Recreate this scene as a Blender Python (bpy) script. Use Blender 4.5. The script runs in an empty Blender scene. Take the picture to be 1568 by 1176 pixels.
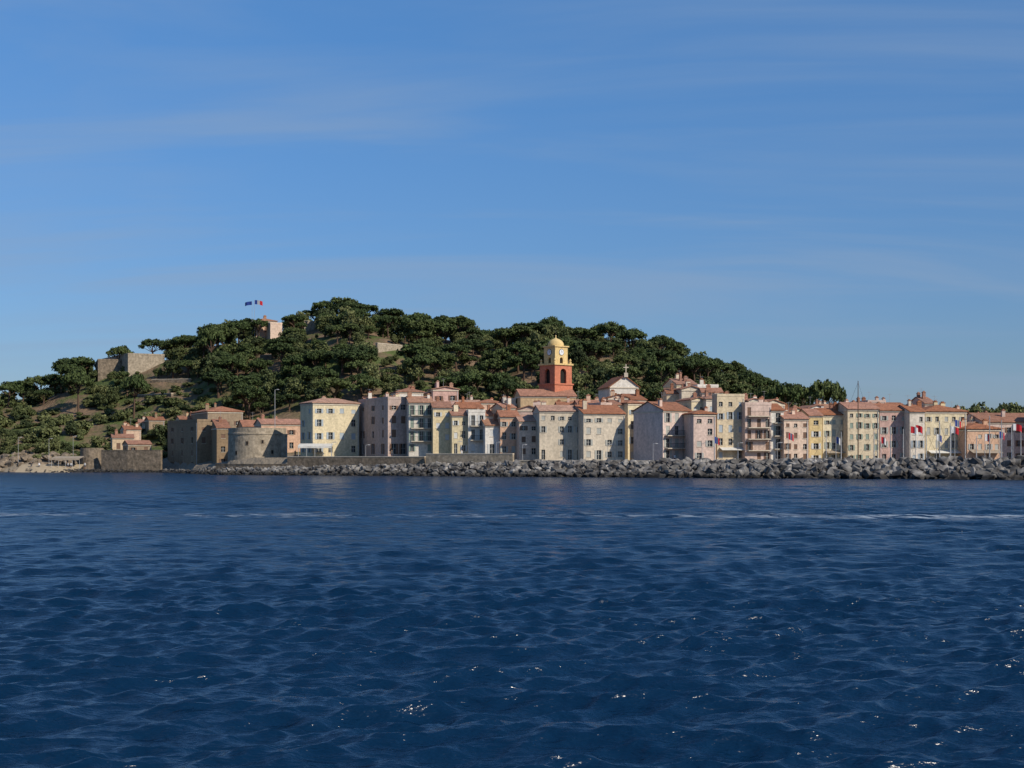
import bpy, bmesh, math, random
import numpy as np
from mathutils import Vector, noise
random.seed(7); rng=np.random.default_rng(7)
scene=bpy.context.scene
# ---------------------------------------------------------------- survey helpers (bearing+distance -> world metres)
F=2250.0; CX=784.0; HY=700.0; CH=4.0
def X(px,d): return (px-CX)/F*d
def Z(py,d): return CH+(HY-py)/F*d
def k_(px): return (px-CX)/F
COL=scene.collection
# ---------------------------------------------------------------- materials
MATS={}
def newmat(name):
    m=bpy.data.materials.new(name); m.use_nodes=True
    nt=m.node_tree; b=nt.nodes['Principled BSDF']; b.inputs['Roughness'].default_value=0.85
    b.inputs['Specular IOR Level'].default_value=0.25
    MATS[name]=m; return m,nt,b
def N(nt,t,**kw):
    n=nt.nodes.new(t)
    for a,v in kw.items(): setattr(n,a,v)
    return n
def noisy(name,c,c2=None,scale=0.6,detail=6,amt=0.5,bump=0.0,rough=0.85,coord='Object',stretch=None,fine=None,flo=.82,fhi=1.15,perobj=False):
    if name in MATS: return MATS[name]
    m,nt,b=newmat(name); L=nt.links
    if c2 is None: c2=tuple(x*0.62 for x in c)
    tc=N(nt,'ShaderNodeTexCoord'); mp=N(nt,'ShaderNodeMapping')
    if stretch: mp.inputs['Scale'].default_value=stretch
    L.new(tc.outputs[coord],mp.inputs[0])
    no=N(nt,'ShaderNodeTexNoise'); no.inputs['Scale'].default_value=scale; no.inputs['Detail'].default_value=detail; no.inputs['Roughness'].default_value=0.65
    L.new(mp.outputs[0],no.inputs[0])
    r=N(nt,'ShaderNodeValToRGB'); r.color_ramp.elements[0].position=0.5-amt*0.5; r.color_ramp.elements[1].position=0.5+amt*0.5
    r.color_ramp.elements[0].color=(*c2,1); r.color_ramp.elements[1].color=(*c,1)
    L.new(no.outputs[0],r.inputs[0])
    out=r.outputs[0]
    if fine:
        n2=N(nt,'ShaderNodeTexNoise'); n2.inputs['Scale'].default_value=fine; n2.inputs['Detail'].default_value=3
        L.new(tc.outputs[coord],n2.inputs[0])
        mr=N(nt,'ShaderNodeMapRange'); mr.inputs[1].default_value=0.3; mr.inputs[2].default_value=0.7; mr.inputs[3].default_value=flo; mr.inputs[4].default_value=fhi
        L.new(n2.outputs[0],mr.inputs[0])
        mu=N(nt,'ShaderNodeVectorMath',operation='SCALE'); L.new(out,mu.inputs[0]); L.new(mr.outputs[0],mu.inputs['Scale']); out=mu.outputs[0]
    if perobj:
        oi=N(nt,'ShaderNodeObjectInfo'); hs=N(nt,'ShaderNodeHueSaturation')
        for k,(lo,hi) in (('Value',(.86,1.06)),('Saturation',(1.08,.84))):
            mr=N(nt,'ShaderNodeMapRange'); mr.inputs[3].default_value=lo; mr.inputs[4].default_value=hi; L.new(oi.outputs['Random'],mr.inputs[0]); L.new(mr.outputs[0],hs.inputs[k])
        L.new(out,hs.inputs['Color']); out=hs.outputs[0]
    L.new(out,b.inputs['Base Color']); b.inputs['Roughness'].default_value=rough
    if bump>0:
        bp=N(nt,'ShaderNodeBump'); bp.inputs['Strength'].default_value=bump; bp.inputs['Distance'].default_value=0.3
        L.new(no.outputs[0],bp.inputs['Height']); L.new(bp.outputs[0],b.inputs['Normal'])
    return m
PAL={'cream':(.75,.62,.43),'white':(.79,.73,.63),'yellow':(.75,.59,.32),'paleyellow':(.77,.65,.42),'pink':(.64,.41,.34),'mauve':(.60,.46,.39),
 'salmon':(.72,.46,.31),'peach':(.75,.54,.39),'tan':(.34,.245,.155),'greycream':(.66,.56,.42),'ochre':(.60,.43,.25),'rose':(.71,.53,.44),'offwhite':(.72,.63,.51)}
def wallmat(c):
    p=PAL[c]; return noisy('plaster_'+c,p,tuple(x*0.70 for x in p),scale=0.8,amt=0.42,stretch=(1,1,0.28),fine=2.2,flo=.80,fhi=1.12,perobj=True)
def roofmat(i=0):
    cs=[(.45,.20,.115),(.48,.26,.165),(.37,.17,.10)]
    c=cs[i%3]; return noisy('terracotta_roof_tiles_%d'%(i%3),c,tuple(x*0.55 for x in c),scale=0.8,amt=0.4,bump=0.4,fine=3.5,flo=.65,fhi=1.25,perobj=True)
SH={'blue':(.38,.43,.46),'green':(.26,.32,.26),'brown':(.18,.105,.07),'white':(.60,.60,.57),'grey':(.40,.40,.36),'sage':(.38,.41,.34)}
def shmat(c): return noisy('shutter_paint_'+c,SH[c],tuple(x*.8 for x in SH[c]),scale=2,rough=0.6)
m,nt,b=newmat('window_glass'); b.inputs['Base Color'].default_value=(.02,.025,.03,1); b.inputs['Roughness'].default_value=0.12; b.inputs['Specular IOR Level'].default_value=0.5
GLASS=m
FRAME=noisy('window_frame_paint',(.6,.58,.53),scale=2)
IRON=noisy('dark_iron',(.035,.035,.04),scale=3,rough=0.5)
METAL=noisy('pale_metal_pole',(.45,.45,.45),scale=3,rough=0.45)
STONE=noisy('rubble_stone',(.29,.225,.16),(.13,.105,.075),scale=0.9,amt=0.35,bump=0.6,fine=1.6,flo=.65,fhi=1.2)
STONEL=noisy('pale_stone_masonry',(.42,.35,.26),(.24,.20,.145),scale=0.7,amt=0.4,bump=0.5,fine=1.8,flo=.7,fhi=1.2)
TRIM=noisy('pale_trim',(.68,.59,.46),scale=1)
REDW=noisy('red_ochre_plaster',(.52,.19,.11),(.44,.155,.09),scale=0.6,fine=2)
YELW=noisy('yellow_ochre_plaster',(.66,.49,.23),(.57,.41,.18),scale=0.6,fine=2)
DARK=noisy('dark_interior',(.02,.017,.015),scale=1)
WHITEP=noisy('white_gelcoat',(.75,.76,.76),(.62,.63,.64),scale=1,rough=0.35)
CANVAS=noisy('canvas_awning',(.72,.70,.64),scale=1)
BEIGE=noisy('beige_canvas',(.40,.33,.25),scale=1)
REDC=noisy('red_canvas',(.35,.06,.04),scale=1)
# ---------------------------------------------------------------- mesh builder
class MB:
    def __init__(s): s.v=[];s.f=[];s.m=[];s.mats=[]
    def mi(s,mat):
        if mat not in s.mats: s.mats.append(mat)
        return s.mats.index(mat)
    def face(s,pts,mat):
        i=len(s.v); s.v.extend([tuple(p) for p in pts]); s.f.append(tuple(range(i,i+len(pts)))); s.m.append(s.mi(mat))
    def hexa(s,p,mat):
        i=len(s.v); s.v.extend([tuple(q) for q in p]); k=s.mi(mat)
        for f in ((0,1,2,3),(7,6,5,4),(0,4,5,1),(1,5,6,2),(2,6,7,3),(3,7,4,0)):
            s.f.append(tuple(i+j for j in f)); s.m.append(k)
    def box(s,x0,x1,y0,y1,z0,z1,mat):
        s.hexa([(x0,y0,z0),(x1,y0,z0),(x1,y0,z1),(x0,y0,z1),(x0,y1,z0),(x1,y1,z0),(x1,y1,z1),(x0,y1,z1)],mat)
    def tube(s,a,b,r0,r1,mat,n=6,cap=True):
        a=Vector(a);b=Vector(b);d=(b-a).normalized()
        t=Vector((0,0,1)) if abs(d.z)<.9 else Vector((1,0,0))
        u=d.cross(t).normalized(); w=d.cross(u)
        i=len(s.v);k=s.mi(mat)
        for P,r in((a,r0),(b,r1)):
            for j in range(n):
                an=2*math.pi*j/n; q=P+u*math.cos(an)*r+w*math.sin(an)*r; s.v.append(tuple(q))
        for j in range(n):
            s.f.append((i+j,i+(j+1)%n,i+n+(j+1)%n,i+n+j)); s.m.append(k)
        if cap:
            s.f.append(tuple(i+n+j for j in range(n))); s.m.append(k)
    def lathe(s,c,prof,mat,n=32,phase=0.0):
        i=len(s.v);k=s.mi(mat)
        for r,z in prof:
            for j in range(n):
                an=phase+2*math.pi*j/n; s.v.append((c[0]+r*math.cos(an),c[1]+r*math.sin(an),z))
        for a in range(len(prof)-1):
            for j in range(n):
                s.f.append((i+a*n+j,i+a*n+(j+1)%n,i+(a+1)*n+(j+1)%n,i+(a+1)*n+j)); s.m.append(k)
    def obj(s,name,parent=None,smooth=False):
        me=bpy.data.meshes.new(name); me.from_pydata(s.v,[],s.f)
        for mt in s.mats: me.materials.append(mt)
        if s.m: me.polygons.foreach_set('material_index',s.m)
        if smooth: me.polygons.foreach_set('use_smooth',[True]*len(s.f))
        me.update()
        o=bpy.data.objects.new(name,me); COL.objects.link(o)
        if parent: o.parent=parent
        return o
def empty(name,loc=(0,0,0)):
    e=bpy.data.objects.new(name,None); e.empty_display_size=1; COL.objects.link(e); return e
def W(P,u,n,x,z,o): return (P[0]+u[0]*x+n[0]*o, P[1]+u[1]*x+n[1]*o, z)
def obox(B,P,u,n,x0,x1,z0,z1,o0,o1,mat):
    B.hexa([W(P,u,n,x0,z0,o1),W(P,u,n,x1,z0,o1),W(P,u,n,x1,z1,o1),W(P,u,n,x0,z1,o1),
            W(P,u,n,x0,z0,o0),W(P,u,n,x1,z0,o0),W(P,u,n,x1,z1,o0),W(P,u,n,x0,z1,o0)],mat)
# ---------------------------------------------------------------- terrain
SXY=[(-900,480),(-180,400),(-134,386),(-93,386),(-80,362),(-66,330),(0,299),(89.5,257),(220,225),(900,225)]
def shore(x): return np.interp(x,[p[0] for p in SXY],[p[1] for p in SXY])
SIL=[(-700,690),(-400,640),(-200,605),(0,588),(60,578),(95,560),(135,550),(200,543),(250,524),(300,518),(325,500),(380,494),(440,488),(500,474),(525,466),(600,476),(620,490),(680,492),(750,508),(775,508),(790,496),(870,499),(915,510),(1000,524),(1090,552),(1150,572),(1175,590),(1230,622),(1350,650),(1568,655),(2000,660)]
RX=[X(p[0],500) for p in SIL]; RZ=[max(3.5,Z(p[1],500)-6.4) for p in SIL]
def sm(t): t=np.clip(t,0,1); return t*t*(3-2*t)
def plat(x): return np.interp(x,[-134,-95,-75,-60,-10,0,30,60,120],[2.0,2.0,2.2,3.9,3.9,3.0,3.0,2.2,2.2])
def y0f(x): return np.interp(x,[-300,-140,-95,-60,0,150],[398,392,392,358,352,352])
def T(x,y):
    x=np.asarray(x,float);y=np.asarray(y,float)
    s=y-shore(x); P=plat(x)
    base=-5+(P+5)*sm((s-2)/(11))
    hb=sm((x-52)/6)*sm((s-13)/3)*(1-sm((y-292)/2)); base=base-hb*5
    R=np.interp(x*500/np.maximum(y,350),RX,RZ)
    t=np.clip((y-y0f(x))/(500-y0f(x)),0,1)
    h=(0.45*t+0.55*sm(t))
    back=1-0.5*sm((y-520)/250)-0.5*sm((y-700)/600)
    z=base+(np.maximum(R,4)-P)*h*np.clip(back,0,1)
    nz=(np.sin(x*.11+y*.07)+np.sin(x*.05-y*.13+1.3)+.5*np.sin(x*.31+y*.23))*0.9
    return z+nz*np.clip(h*4,0,1)
def Ts(x,y): return float(T(x,y))
def hit(px,py):
    yy=np.linspace(394,505,900); xx=k_(px)*yy; tz=T(xx,yy); lz=CH+(HY-py)/F*yy
    i=np.argmax(tz>=lz)
    return float(yy[i]) if tz[i]>=lz[i] else 495.0
xs=np.concatenate([np.linspace(-6000,-320,14),np.linspace(-300,330,211),np.linspace(350,6000,14)])
ys=np.concatenate([np.linspace(200,620,181),np.linspace(640,1400,20),np.linspace(1600,7000,8)])
GX,GY=np.meshgrid(xs,ys); GZ=T(GX,GY); GZ=np.where((abs(GX)>600),np.minimum(GZ,3+0*GZ),GZ)
def gridmesh(name,GX,GY,GZ,mat,smooth=True):
    ny,nx=GX.shape
    co=np.stack([GX,GY,GZ],-1).reshape(-1,3).astype(np.float32)
    idx=np.arange(ny*nx).reshape(ny,nx)
    q=np.stack([idx[:-1,:-1],idx[:-1,1:],idx[1:,1:],idx[1:,:-1]],-1).reshape(-1,4)
    me=bpy.data.meshes.new(name); me.vertices.add(len(co)); me.vertices.foreach_set('co',co.ravel())
    me.loops.add(q.size); me.loops.foreach_set('vertex_index',q.ravel().astype(np.int32))
    me.polygons.add(len(q)); me.polygons.foreach_set('loop_start',(np.arange(len(q))*4).astype(np.int32))
    me.polygons.foreach_set('use_smooth',np.ones(len(q),bool))
    me.update(calc_edges=True); me.validate()
    me.materials.append(mat)
    o=bpy.data.objects.new(name,me); COL.objects.link(o); return o
m,nt,b=newmat('hillside_ground'); L=nt.links
tc=N(nt,'ShaderNodeTexCoord'); n1=N(nt,'ShaderNodeTexNoise'); n1.inputs['Scale'].default_value=0.06; n1.inputs['Detail'].default_value=9; n1.inputs['Roughness'].default_value=.7
L.new(tc.outputs['Object'],n1.inputs[0]); r=N(nt,'ShaderNodeValToRGB'); cr=r.color_ramp
cr.elements[0].position=.34; cr.elements[0].color=(.05,.075,.022,1); cr.elements[1].position=.58; cr.elements[1].color=(.20,.135,.085,1)
e=cr.elements.new(.44); e.color=(.085,.11,.032,1); e=cr.elements.new(.50); e.color=(.13,.10,.055,1)
L.new(n1.outputs[0],r.inputs[0])
sx=N(nt,'ShaderNodeSeparateXYZ'); L.new(tc.outputs['Object'],sx.inputs[0]); mz=N(nt,'ShaderNodeMapRange'); mz.inputs[1].default_value=4.3; mz.inputs[2].default_value=5.2; L.new(sx.outputs[2],mz.inputs[0])
mxg=N(nt,'ShaderNodeMix',data_type='RGBA'); L.new(mz.outputs[0],mxg.inputs[0]); mxg.inputs[6].default_value=(.22,.185,.14,1); L.new(r.outputs[0],mxg.inputs[7]); L.new(mxg.outputs[2],b.inputs['Base Color'])
n2=N(nt,'ShaderNodeTexNoise'); n2.inputs['Scale'].default_value=.8; n2.inputs['Detail'].default_value=8; L.new(tc.outputs['Object'],n2.inputs[0])
bp=N(nt,'ShaderNodeBump'); bp.inputs['Strength'].default_value=.9; bp.inputs['Distance'].default_value=.8; L.new(n2.outputs[0],bp.inputs['Height']); L.new(bp.outputs[0],b.inputs['Normal'])
gridmesh('hill_terrain',GX,GY,GZ,m)
# ---------------------------------------------------------------- sea
fine=np.linspace(-23.5,23.5,1050); coarse=np.linspace(23.5,180,70)[1:]
ang=np.radians(np.concatenate([-coarse[::-1],fine,coarse]))
rad=[4.0]
while rad[-1]<14: rad.append(rad[-1]*1.02)
while rad[-1]<45: rad.append(rad[-1]*1.0024)
while rad[-1]<430: rad.append(rad[-1]*1.0042)
rad=np.concatenate([[0.5,1.5,2.5],rad,np.geomspace(470,9000,18)])
A,R_=np.meshgrid(ang,rad)
SX=R_*np.sin(A); SY=R_*np.cos(A)
dA=np.gradient(ang); spac=np.maximum(np.gradient(rad)[:,None]*np.ones_like(A),R_*dA[None,:])
HZ=np.zeros_like(SX); DX=np.zeros_like(SX); DY=np.zeros_like(SX)
nw=170
lam=np.exp(rng.uniform(np.log(.15),np.log(3.4),nw))
for l in lam:
    th=math.radians(-90+16)+rng.normal(0,0.50)
    kx,ky=math.cos(th)*2*math.pi/l,math.sin(th)*2*math.pi/l
    s0=0.028*(1.0+0.7*math.exp(-((math.log(l/.75))/0.6)**2))*(0.7+.6*rng.random())
    a=s0*l/(2*math.pi)
    att=np.clip((l/spac-2.0)/2,0,1)
    ph=kx*SX+ky*SY+rng.uniform(0,6.28)
    c=np.cos(ph); s_=np.sin(ph)
    HZ+=a*att*c; DX-=a*att*s_*math.cos(th)*.75; DY-=a*att*s_*math.sin(th)*.75
for l,an in((7.5,-80),(6.1,-60),(9.0,-105),(5.0,-70)):
    th=math.radians(an); HZ+=.022*l/6.28*np.cos((math.cos(th)*SX+math.sin(th)*SY)*6.28/l+l)
patch=0.85+0.3*np.sin(SX*.05+SY*.031)*np.sin(SY*.043-SX*.017+1)
HZ*=patch
WB=(.0015,.0170,.047)
m,nt,b=newmat('sea_water'); L=nt.links
b.inputs['IOR'].default_value=1.333; b.inputs['Specular IOR Level'].default_value=.5
tc=N(nt,'ShaderNodeTexCoord')
def ns(scale,det,st,rot=0,dist=0):
    mp=N(nt,'ShaderNodeMapping'); mp.inputs['Scale'].default_value=st; mp.inputs['Rotation'].default_value=(0,0,rot); L.new(tc.outputs['Object'],mp.inputs[0])
    n=N(nt,'ShaderNodeTexNoise'); n.inputs['Scale'].default_value=scale; n.inputs['Detail'].default_value=det; n.inputs['Roughness'].default_value=.6; n.inputs['Distortion'].default_value=dist; L.new(mp.outputs[0],n.inputs[0]); return n
na=ns(7.0,3,(.4,1,1),.25,.4); nb=ns(1.6,4,(.42,1,1),-.15,.3)
sep=N(nt,'ShaderNodeSeparateXYZ'); L.new(tc.outputs['Object'],sep.inputs[0])
dmr=N(nt,'ShaderNodeMapRange'); dmr.inputs[1].default_value=25; dmr.inputs[2].default_value=130; dmr.inputs[3].default_value=.13; dmr.inputs[4].default_value=.52; L.new(sep.outputs[1],dmr.inputs[0])
b1=N(nt,'ShaderNodeBump'); b1.inputs['Strength'].default_value=1; b1.inputs['Distance'].default_value=.05; L.new(na.outputs[0],b1.inputs['Height'])
b2=N(nt,'ShaderNodeBump'); b2.inputs['Strength'].default_value=1; L.new(dmr.outputs[0],b2.inputs['Distance']); L.new(nb.outputs[0],b2.inputs['Height']); L.new(b1.outputs[0],b2.inputs['Normal'])
L.new(b2.outputs[0],b.inputs['Normal'])
def M(op,a,bv=None,clamp=False):
    n=N(nt,'ShaderNodeMath',operation=op); n.use_clamp=clamp
    for i,vv in enumerate((a,bv)):
        if vv is None: continue
        if isinstance(vv,(int,float)): n.inputs[i].default_value=vv
        else: L.new(vv,n.inputs[i])
    return n.outputs[0]
wob=ns(.04,3,(1,0,0)); 
yc=M('ADD',M('MULTIPLY',wob.outputs[0],9.0),95.5); yc=M('SUBTRACT',yc,M('MULTIPLY',sep.outputs[0],.07))
dist=M('ABSOLUTE',M('SUBTRACT',sep.outputs[1],yc))
band=M('SUBTRACT',1.0,M('DIVIDE',dist,4.2),True)
fo=ns(1.9,8,(.3,1.2,1)); fl=ns(.07,3,(1,.3,1))
lean=M('MULTIPLY',sep.outputs[0],.0012)
fm=M('MULTIPLY',M('SUBTRACT',M('ADD',M('ADD',fo.outputs[0],M('MULTIPLY',fl.outputs[0],.6)),lean),.785),9.0,True)
foam=M('MULTIPLY',M('MULTIPLY',band,fm,True),.7)
mx=N(nt,'ShaderNodeMix',data_type='RGBA'); mx.inputs[6].default_value=(*WB,1); mx.inputs[7].default_value=(.46,.54,.62,1); L.new(foam,mx.inputs[0]); L.new(mx.outputs[2],b.inputs['Base Color'])
mr=N(nt,'ShaderNodeMapRange'); mr.inputs[3].default_value=.21; mr.inputs[4].default_value=.8; L.new(foam,mr.inputs[0]); L.new(mr.outputs[0],b.inputs['Roughness'])
sea=gridmesh('sea',SX+DX,SY+DY,HZ,m)
if sea.data.polygons[len(sea.data.polygons)//2].normal.z<0: sea.data.flip_normals()
# ---------------------------------------------------------------- houses
def facade(B,P,u,n,w,z0,z1,cols,rows,wall,sh,balc,detail=True):
    wb=B['walls']; g=B['windows']; s=B['shutters']; bl=B['balconies']
    if cols<=0:
        wb.face([W(P,u,n,0,z0,0),W(P,u,n,w,z0,0),W(P,u,n,w,z1,0),W(P,u,n,0,z1,0)],wall); return
    fh=(z1-z0)/rows; pitch=w/cols; ww=min(1.05,pitch*.42); xp=0
    for c in range(cols):
        xc=(c+.5)*pitch+random.uniform(-.2,.2); x0=xc-ww/2;x1=xc+ww/2
        wb.face([W(P,u,n,xp,z0,0),W(P,u,n,x0,z0,0),W(P,u,n,x0,z1,0),W(P,u,n,xp,z1,0)],wall)
        zp=z0; door=random.random()<.4
        for r in range(rows):
            if r==0 and door: a=z0+.1; bb=a+min(2.3,fh*.8)
            else:
                h=min(1.6,fh*.52)*(0.65 if r==rows-1 and rows>2 else 1)*random.uniform(.85,1.1); a=z0+r*fh+fh*.24; bb=a+h
                if balc and r>0: a=z0+r*fh+.15; bb=a+min(2.2,fh*.72)
            if random.random()<.10: continue
            wb.face([W(P,u,n,x0,zp,0),W(P,u,n,x1,zp,0),W(P,u,n,x1,a,0),W(P,u,n,x0,a,0)],wall)
            D=-.28
            wb.face([W(P,u,n,x0,a,0),W(P,u,n,x1,a,0),W(P,u,n,x1,a,D),W(P,u,n,x0,a,D)],wall)
            wb.face([W(P,u,n,x0,bb,D),W(P,u,n,x1,bb,D),W(P,u,n,x1,bb,0),W(P,u,n,x0,bb,0)],wall)
            wb.face([W(P,u,n,x0,a,D),W(P,u,n,x0,bb,D),W(P,u,n,x0,bb,0),W(P,u,n,x0,a,0)],wall)
            wb.face([W(P,u,n,x1,a,0),W(P,u,n,x1,bb,0),W(P,u,n,x1,bb,D),W(P,u,n,x1,a,D)],wall)
            g.face([W(P,u,n,x0,a,D),W(P,u,n,x1,a,D),W(P,u,n,x1,bb,D),W(P,u,n,x0,bb,D)],GLASS)
            obox(g,P,u,n,xc-.04,xc+.04,a+.01,bb-.01,D+.003,D+.05,FRAME)
            zm=a+(bb-a)*.55; obox(g,P,u,n,x0+.01,xc-.042,zm-.03,zm+.03,D+.003,D+.045,FRAME); obox(g,P,u,n,xc+.042,x1-.01,zm-.03,zm+.03,D+.003,D+.045,FRAME)
            obox(wb,P,u,n,x0-.1,x1+.1,a-.1,a-.004,-.02,.09,TRIM)
            q=random.random()
            if q<.30: obox(s,P,u,n,x0+.01,x1-.01,a+.01,bb-.01,-.14,-.08,sh)
            elif q<.78:
                hw=ww*.45
                obox(s,P,u,n,x0-hw,x0-.01,a,bb,.015,.07,sh); obox(s,P,u,n,x1+.01,x1+hw,a,bb,.015,.07,sh)
            zp=bb
        wb.face([W(P,u,n,x0,zp,0),W(P,u,n,x1,zp,0),W(P,u,n,x1,z1,0),W(P,u,n,x0,z1,0)],wall)
        xp=x1
    wb.face([W(P,u,n,xp,z0,0),W(P,u,n,w,z0,0),W(P,u,n,w,z1,0),W(P,u,n,xp,z1,0)],wall)
    if w>4: obox(wb,P,u,n,w-.32,w-.2,z0,z1-.45,.0,.1,METAL)   # downpipe
    if balc:
        for r in range(1,rows):
            if r==rows-1 and random.random()<.4: continue
            zf=z0+r*fh; obox(bl,P,u,n,.4,w-.4,zf-.08,zf+.08,-.01,1.1,TRIM)
            obox(bl,P,u,n,.4,w-.4,zf+1.0,zf+1.06,1.02,1.07,IRON)
            x=.4
            while x<w-.4:
                obox(bl,P,u,n,x,x+.035,zf+.08,zf+1.0,1.03,1.06,IRON); x+=.28
def house(name,Lp,Cp,Rp,ye,d,th,wall,roof='gable',sh='blue',cols=2,colsl=1,rows=3,zb=2.0,depth=9,balc=False,pitch=.30,rk=None,zvis=None,chim=None,ztop=None,lmax=22):
    th=math.radians(th); e=empty(name)
    u=(math.cos(th),math.sin(th)); v=(-math.sin(th),math.cos(th)); n=(math.sin(th),-math.cos(th)); nl=(-u[0],-u[1])
    C=(k_(Cp)*d,d); kr=k_(Rp); w=(kr*d-C[0])/(u[0]-kr*u[1])
    if Lp is not None:
        kl=k_(Lp); l=(C[0]-kl*d)/(-v[0]+kl*v[1]); l=max(3,min(l,lmax))
    else: l=depth
    ze=Z(ye,d) if ztop is None else ztop
    z0=zvis if zvis is not None else zb
    B={q:MB() for q in('walls','windows','shutters','balconies','roof')}
    wm=wallmat(wall) if isinstance(wall,str) else wall
    rm=roofmat(rk if rk is not None else random.randrange(3)); sm_=shmat(sh)
    facade(B,C,u,n,w,z0,ze,cols,rows,wm,sm_,balc)
    PL=(C[0]+v[0]*l,C[1]+v[1]*l); ul=(-v[0],-v[1])
    facade(B,PL,ul,nl,l,z0,ze,colsl,rows,wm,sm_,False)
    PR=(C[0]+u[0]*w,C[1]+u[1]*w); PB=(PR[0]+v[0]*l,PR[1]+v[1]*l)
    facade(B,PR,v,u,l,z0,ze,1 if l>5 and random.random()<.5 and cols else 0,rows,wm,sm_,False)
    facade(B,PB,(-u[0],-u[1]),v,w,z0,ze,0,rows,wm,sm_,False)
    g_=min(zb,z0)-4
    for P_,u_,n_,w_ in((C,u,n,w),(PL,ul,nl,l),(PR,v,u,l)):
        B['walls'].face([W(P_,u_,n_,0,g_,0),W(P_,u_,n_,w_,g_,0),W(P_,u_,n_,w_,z0,0),W(P_,u_,n_,0,z0,0)],wm)
    # shop awning over the ground floor of some quayside houses
    if zvis is not None and w>5 and random.random()<.45:
        cm=random.choice([CANVAS,BEIGE,REDC]); zz=z0+2.7; P_=C
        B['balconies'].hexa([W(P_,u,n,.5,zz-.5,1.6),W(P_,u,n,w-.5,zz-.5,1.6),W(P_,u,n,w-.5,zz-.42,1.6),W(P_,u,n,.5,zz-.42,1.6),W(P_,u,n,.5,zz,.02),W(P_,u,n,w-.5,zz,.02),W(P_,u,n,w-.5,zz+.08,.02),W(P_,u,n,.5,zz+.08,.02)],cm)
    rb=B['roof']; wb=B['walls']
    def LP(a,b_,z): return (C[0]+u[0]*a+v[0]*b_, C[1]+u[1]*a+v[1]*b_, z)
    o=.38; ridge=ze
    if roof in('gable','gfront','shed'):
        if roof=='gable': sec=[(-o,ze-o*pitch),(l/2,ze+l/2*pitch),(l+o,ze-o*pitch)]; fn=lambda t,c,z:LP(t,c,z); t0,t1=-.2,w+.2; mid=l/2
        elif roof=='shed': sec=[(-o,ze-o*pitch),(l*.8,ze+l*.8*pitch),(l+o,ze+l*.8*pitch-.5)]; fn=lambda t,c,z:LP(t,c,z); t0,t1=-.2,w+.2; mid=l*.8
        else: sec=[(-o,ze-o*pitch),(w/2,ze+w/2*pitch),(w+o,ze-o*pitch)]; fn=lambda t,c,z:LP(c,t,z); t0,t1=-.35,l+.2; mid=w/2
        ridge=sec[1][1]
        for a,b_ in((0,1),(1,2)):
            (c0,z_0),(c1,z_1)=sec[a],sec[b_]; p=[]
            for t in(t0,t1):
                p+= [fn(t,c0,z_0+.02),fn(t,c1,z_1+.02),fn(t,c1,z_1+.2),fn(t,c0,z_0+.2)]
            rb.hexa(p,rm)
        if roof=='gfront': 
            for t in(0,l): wb.face([fn(t,0,ze),fn(t,w,ze),fn(t,w/2,ridge)],wm)
        else:
            for t in(0,w): wb.face([fn(t,0,ze),fn(t,mid,ridge),fn(t,l,ze)],wm)
    elif roof=='hip':
        h=min(w,l)/2*pitch; i=min(w,l)/2
        cs=[LP(-o,-o,ze),LP(w+o,-o,ze),LP(w+o,l+o,ze),LP(-o,l+o,ze)]
        if w>=l: r0,r1=LP(i,l/2,ze+h+.2),LP(w-i+.01,l/2,ze+h+.2)
        else: r0,r1=LP(w/2,i,ze+h+.2),LP(w/2,l-i,ze+h+.2)
        ct=[(p[0],p[1],p[2]+.16) for p in cs]
        for j in range(4): rb.face([cs[j],cs[(j+1)%4],ct[(j+1)%4],ct[j]],rm)
        rb.face(cs[::-1],rm)
        if w>=l: rb.face([ct[0],ct[1],r1,r0],rm);rb.face([ct[2],ct[3],r0,r1],rm);rb.face([ct[1],ct[2],r1],rm);rb.face([ct[3],ct[0],r0],rm)
        else: rb.face([ct[0],ct[1],r0],rm);rb.face([ct[2],ct[3],r1],rm);rb.face([ct[1],ct[2],r1,r0],rm);rb.face([ct[3],ct[0],r0,r1],rm)
        ridge=ze+h
    else:
        rb.face([LP(0,0,ze-.003),LP(w,0,ze-.003),LP(w,l,ze-.003),LP(0,l,ze-.003)],roofmat(1))
        for P_,u_,n_,w_ in((C,u,n,w),(PL,ul,nl,l),(PR,v,u,l)): obox(wb,P_,u_,n_,.0,w_,ze+.003,ze+.55,-.25,.06 if P_ is C else .055,wm)
        ridge=ze+.5
    if roof!='flat':
        obox(wb,C,u,n,-.05,w+.05,ze-.42,ze-.13,-.02,.14,TRIM); obox(wb,PL,ul,nl,.0,l-.06,ze-.41,ze-.14,-.02,.13,TRIM)
    nc=random.choice([0,1,1,2,3]) if chim is None else chim
    for _ in range(nc):
        a=random.uniform(.1,.9)*w; bq=random.uniform(.2,.7)*l; cw=random.uniform(.25,.5)
        zc=ridge+random.uniform(.3,1.3)
        P_=LP(a,bq,0); obox(rb,P_,u,n,-cw,cw,ze-.2,zc,-.3,.3,wm if random.random()<.6 else rm); obox(rb,P_,u,n,-cw-.08,cw+.08,zc+.002,zc+.12,-.38,.38,rm)
        obox(rb,P_,u,n,-cw*.6,cw*.6,zc+.122,zc+.35,-.2,.2,rm)
    if random.random()<.4 and nc:
        P_=LP(w*.5,l*.5,ridge-.1); B['roof'].tube(P_,(P_[0],P_[1],ridge+2.2),.03,.02,METAL,4); B['roof'].tube((P_[0]-.5,P_[1],ridge+2),(P_[0]+.5,P_[1],ridge+2),.02,.02,METAL,4)
    for q in B:
        if B[q].f: B[q].obj(q,e)
    return e
def fr(px):
    y=299/(1+.47*k_(px))+15
    return max(y,297) if px>900 else y
H=house
H('tan_shore_house',243,302,337,645,380,33,'tan','flat','brown',2,3,4,zb=0.3,chim=0)
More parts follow.
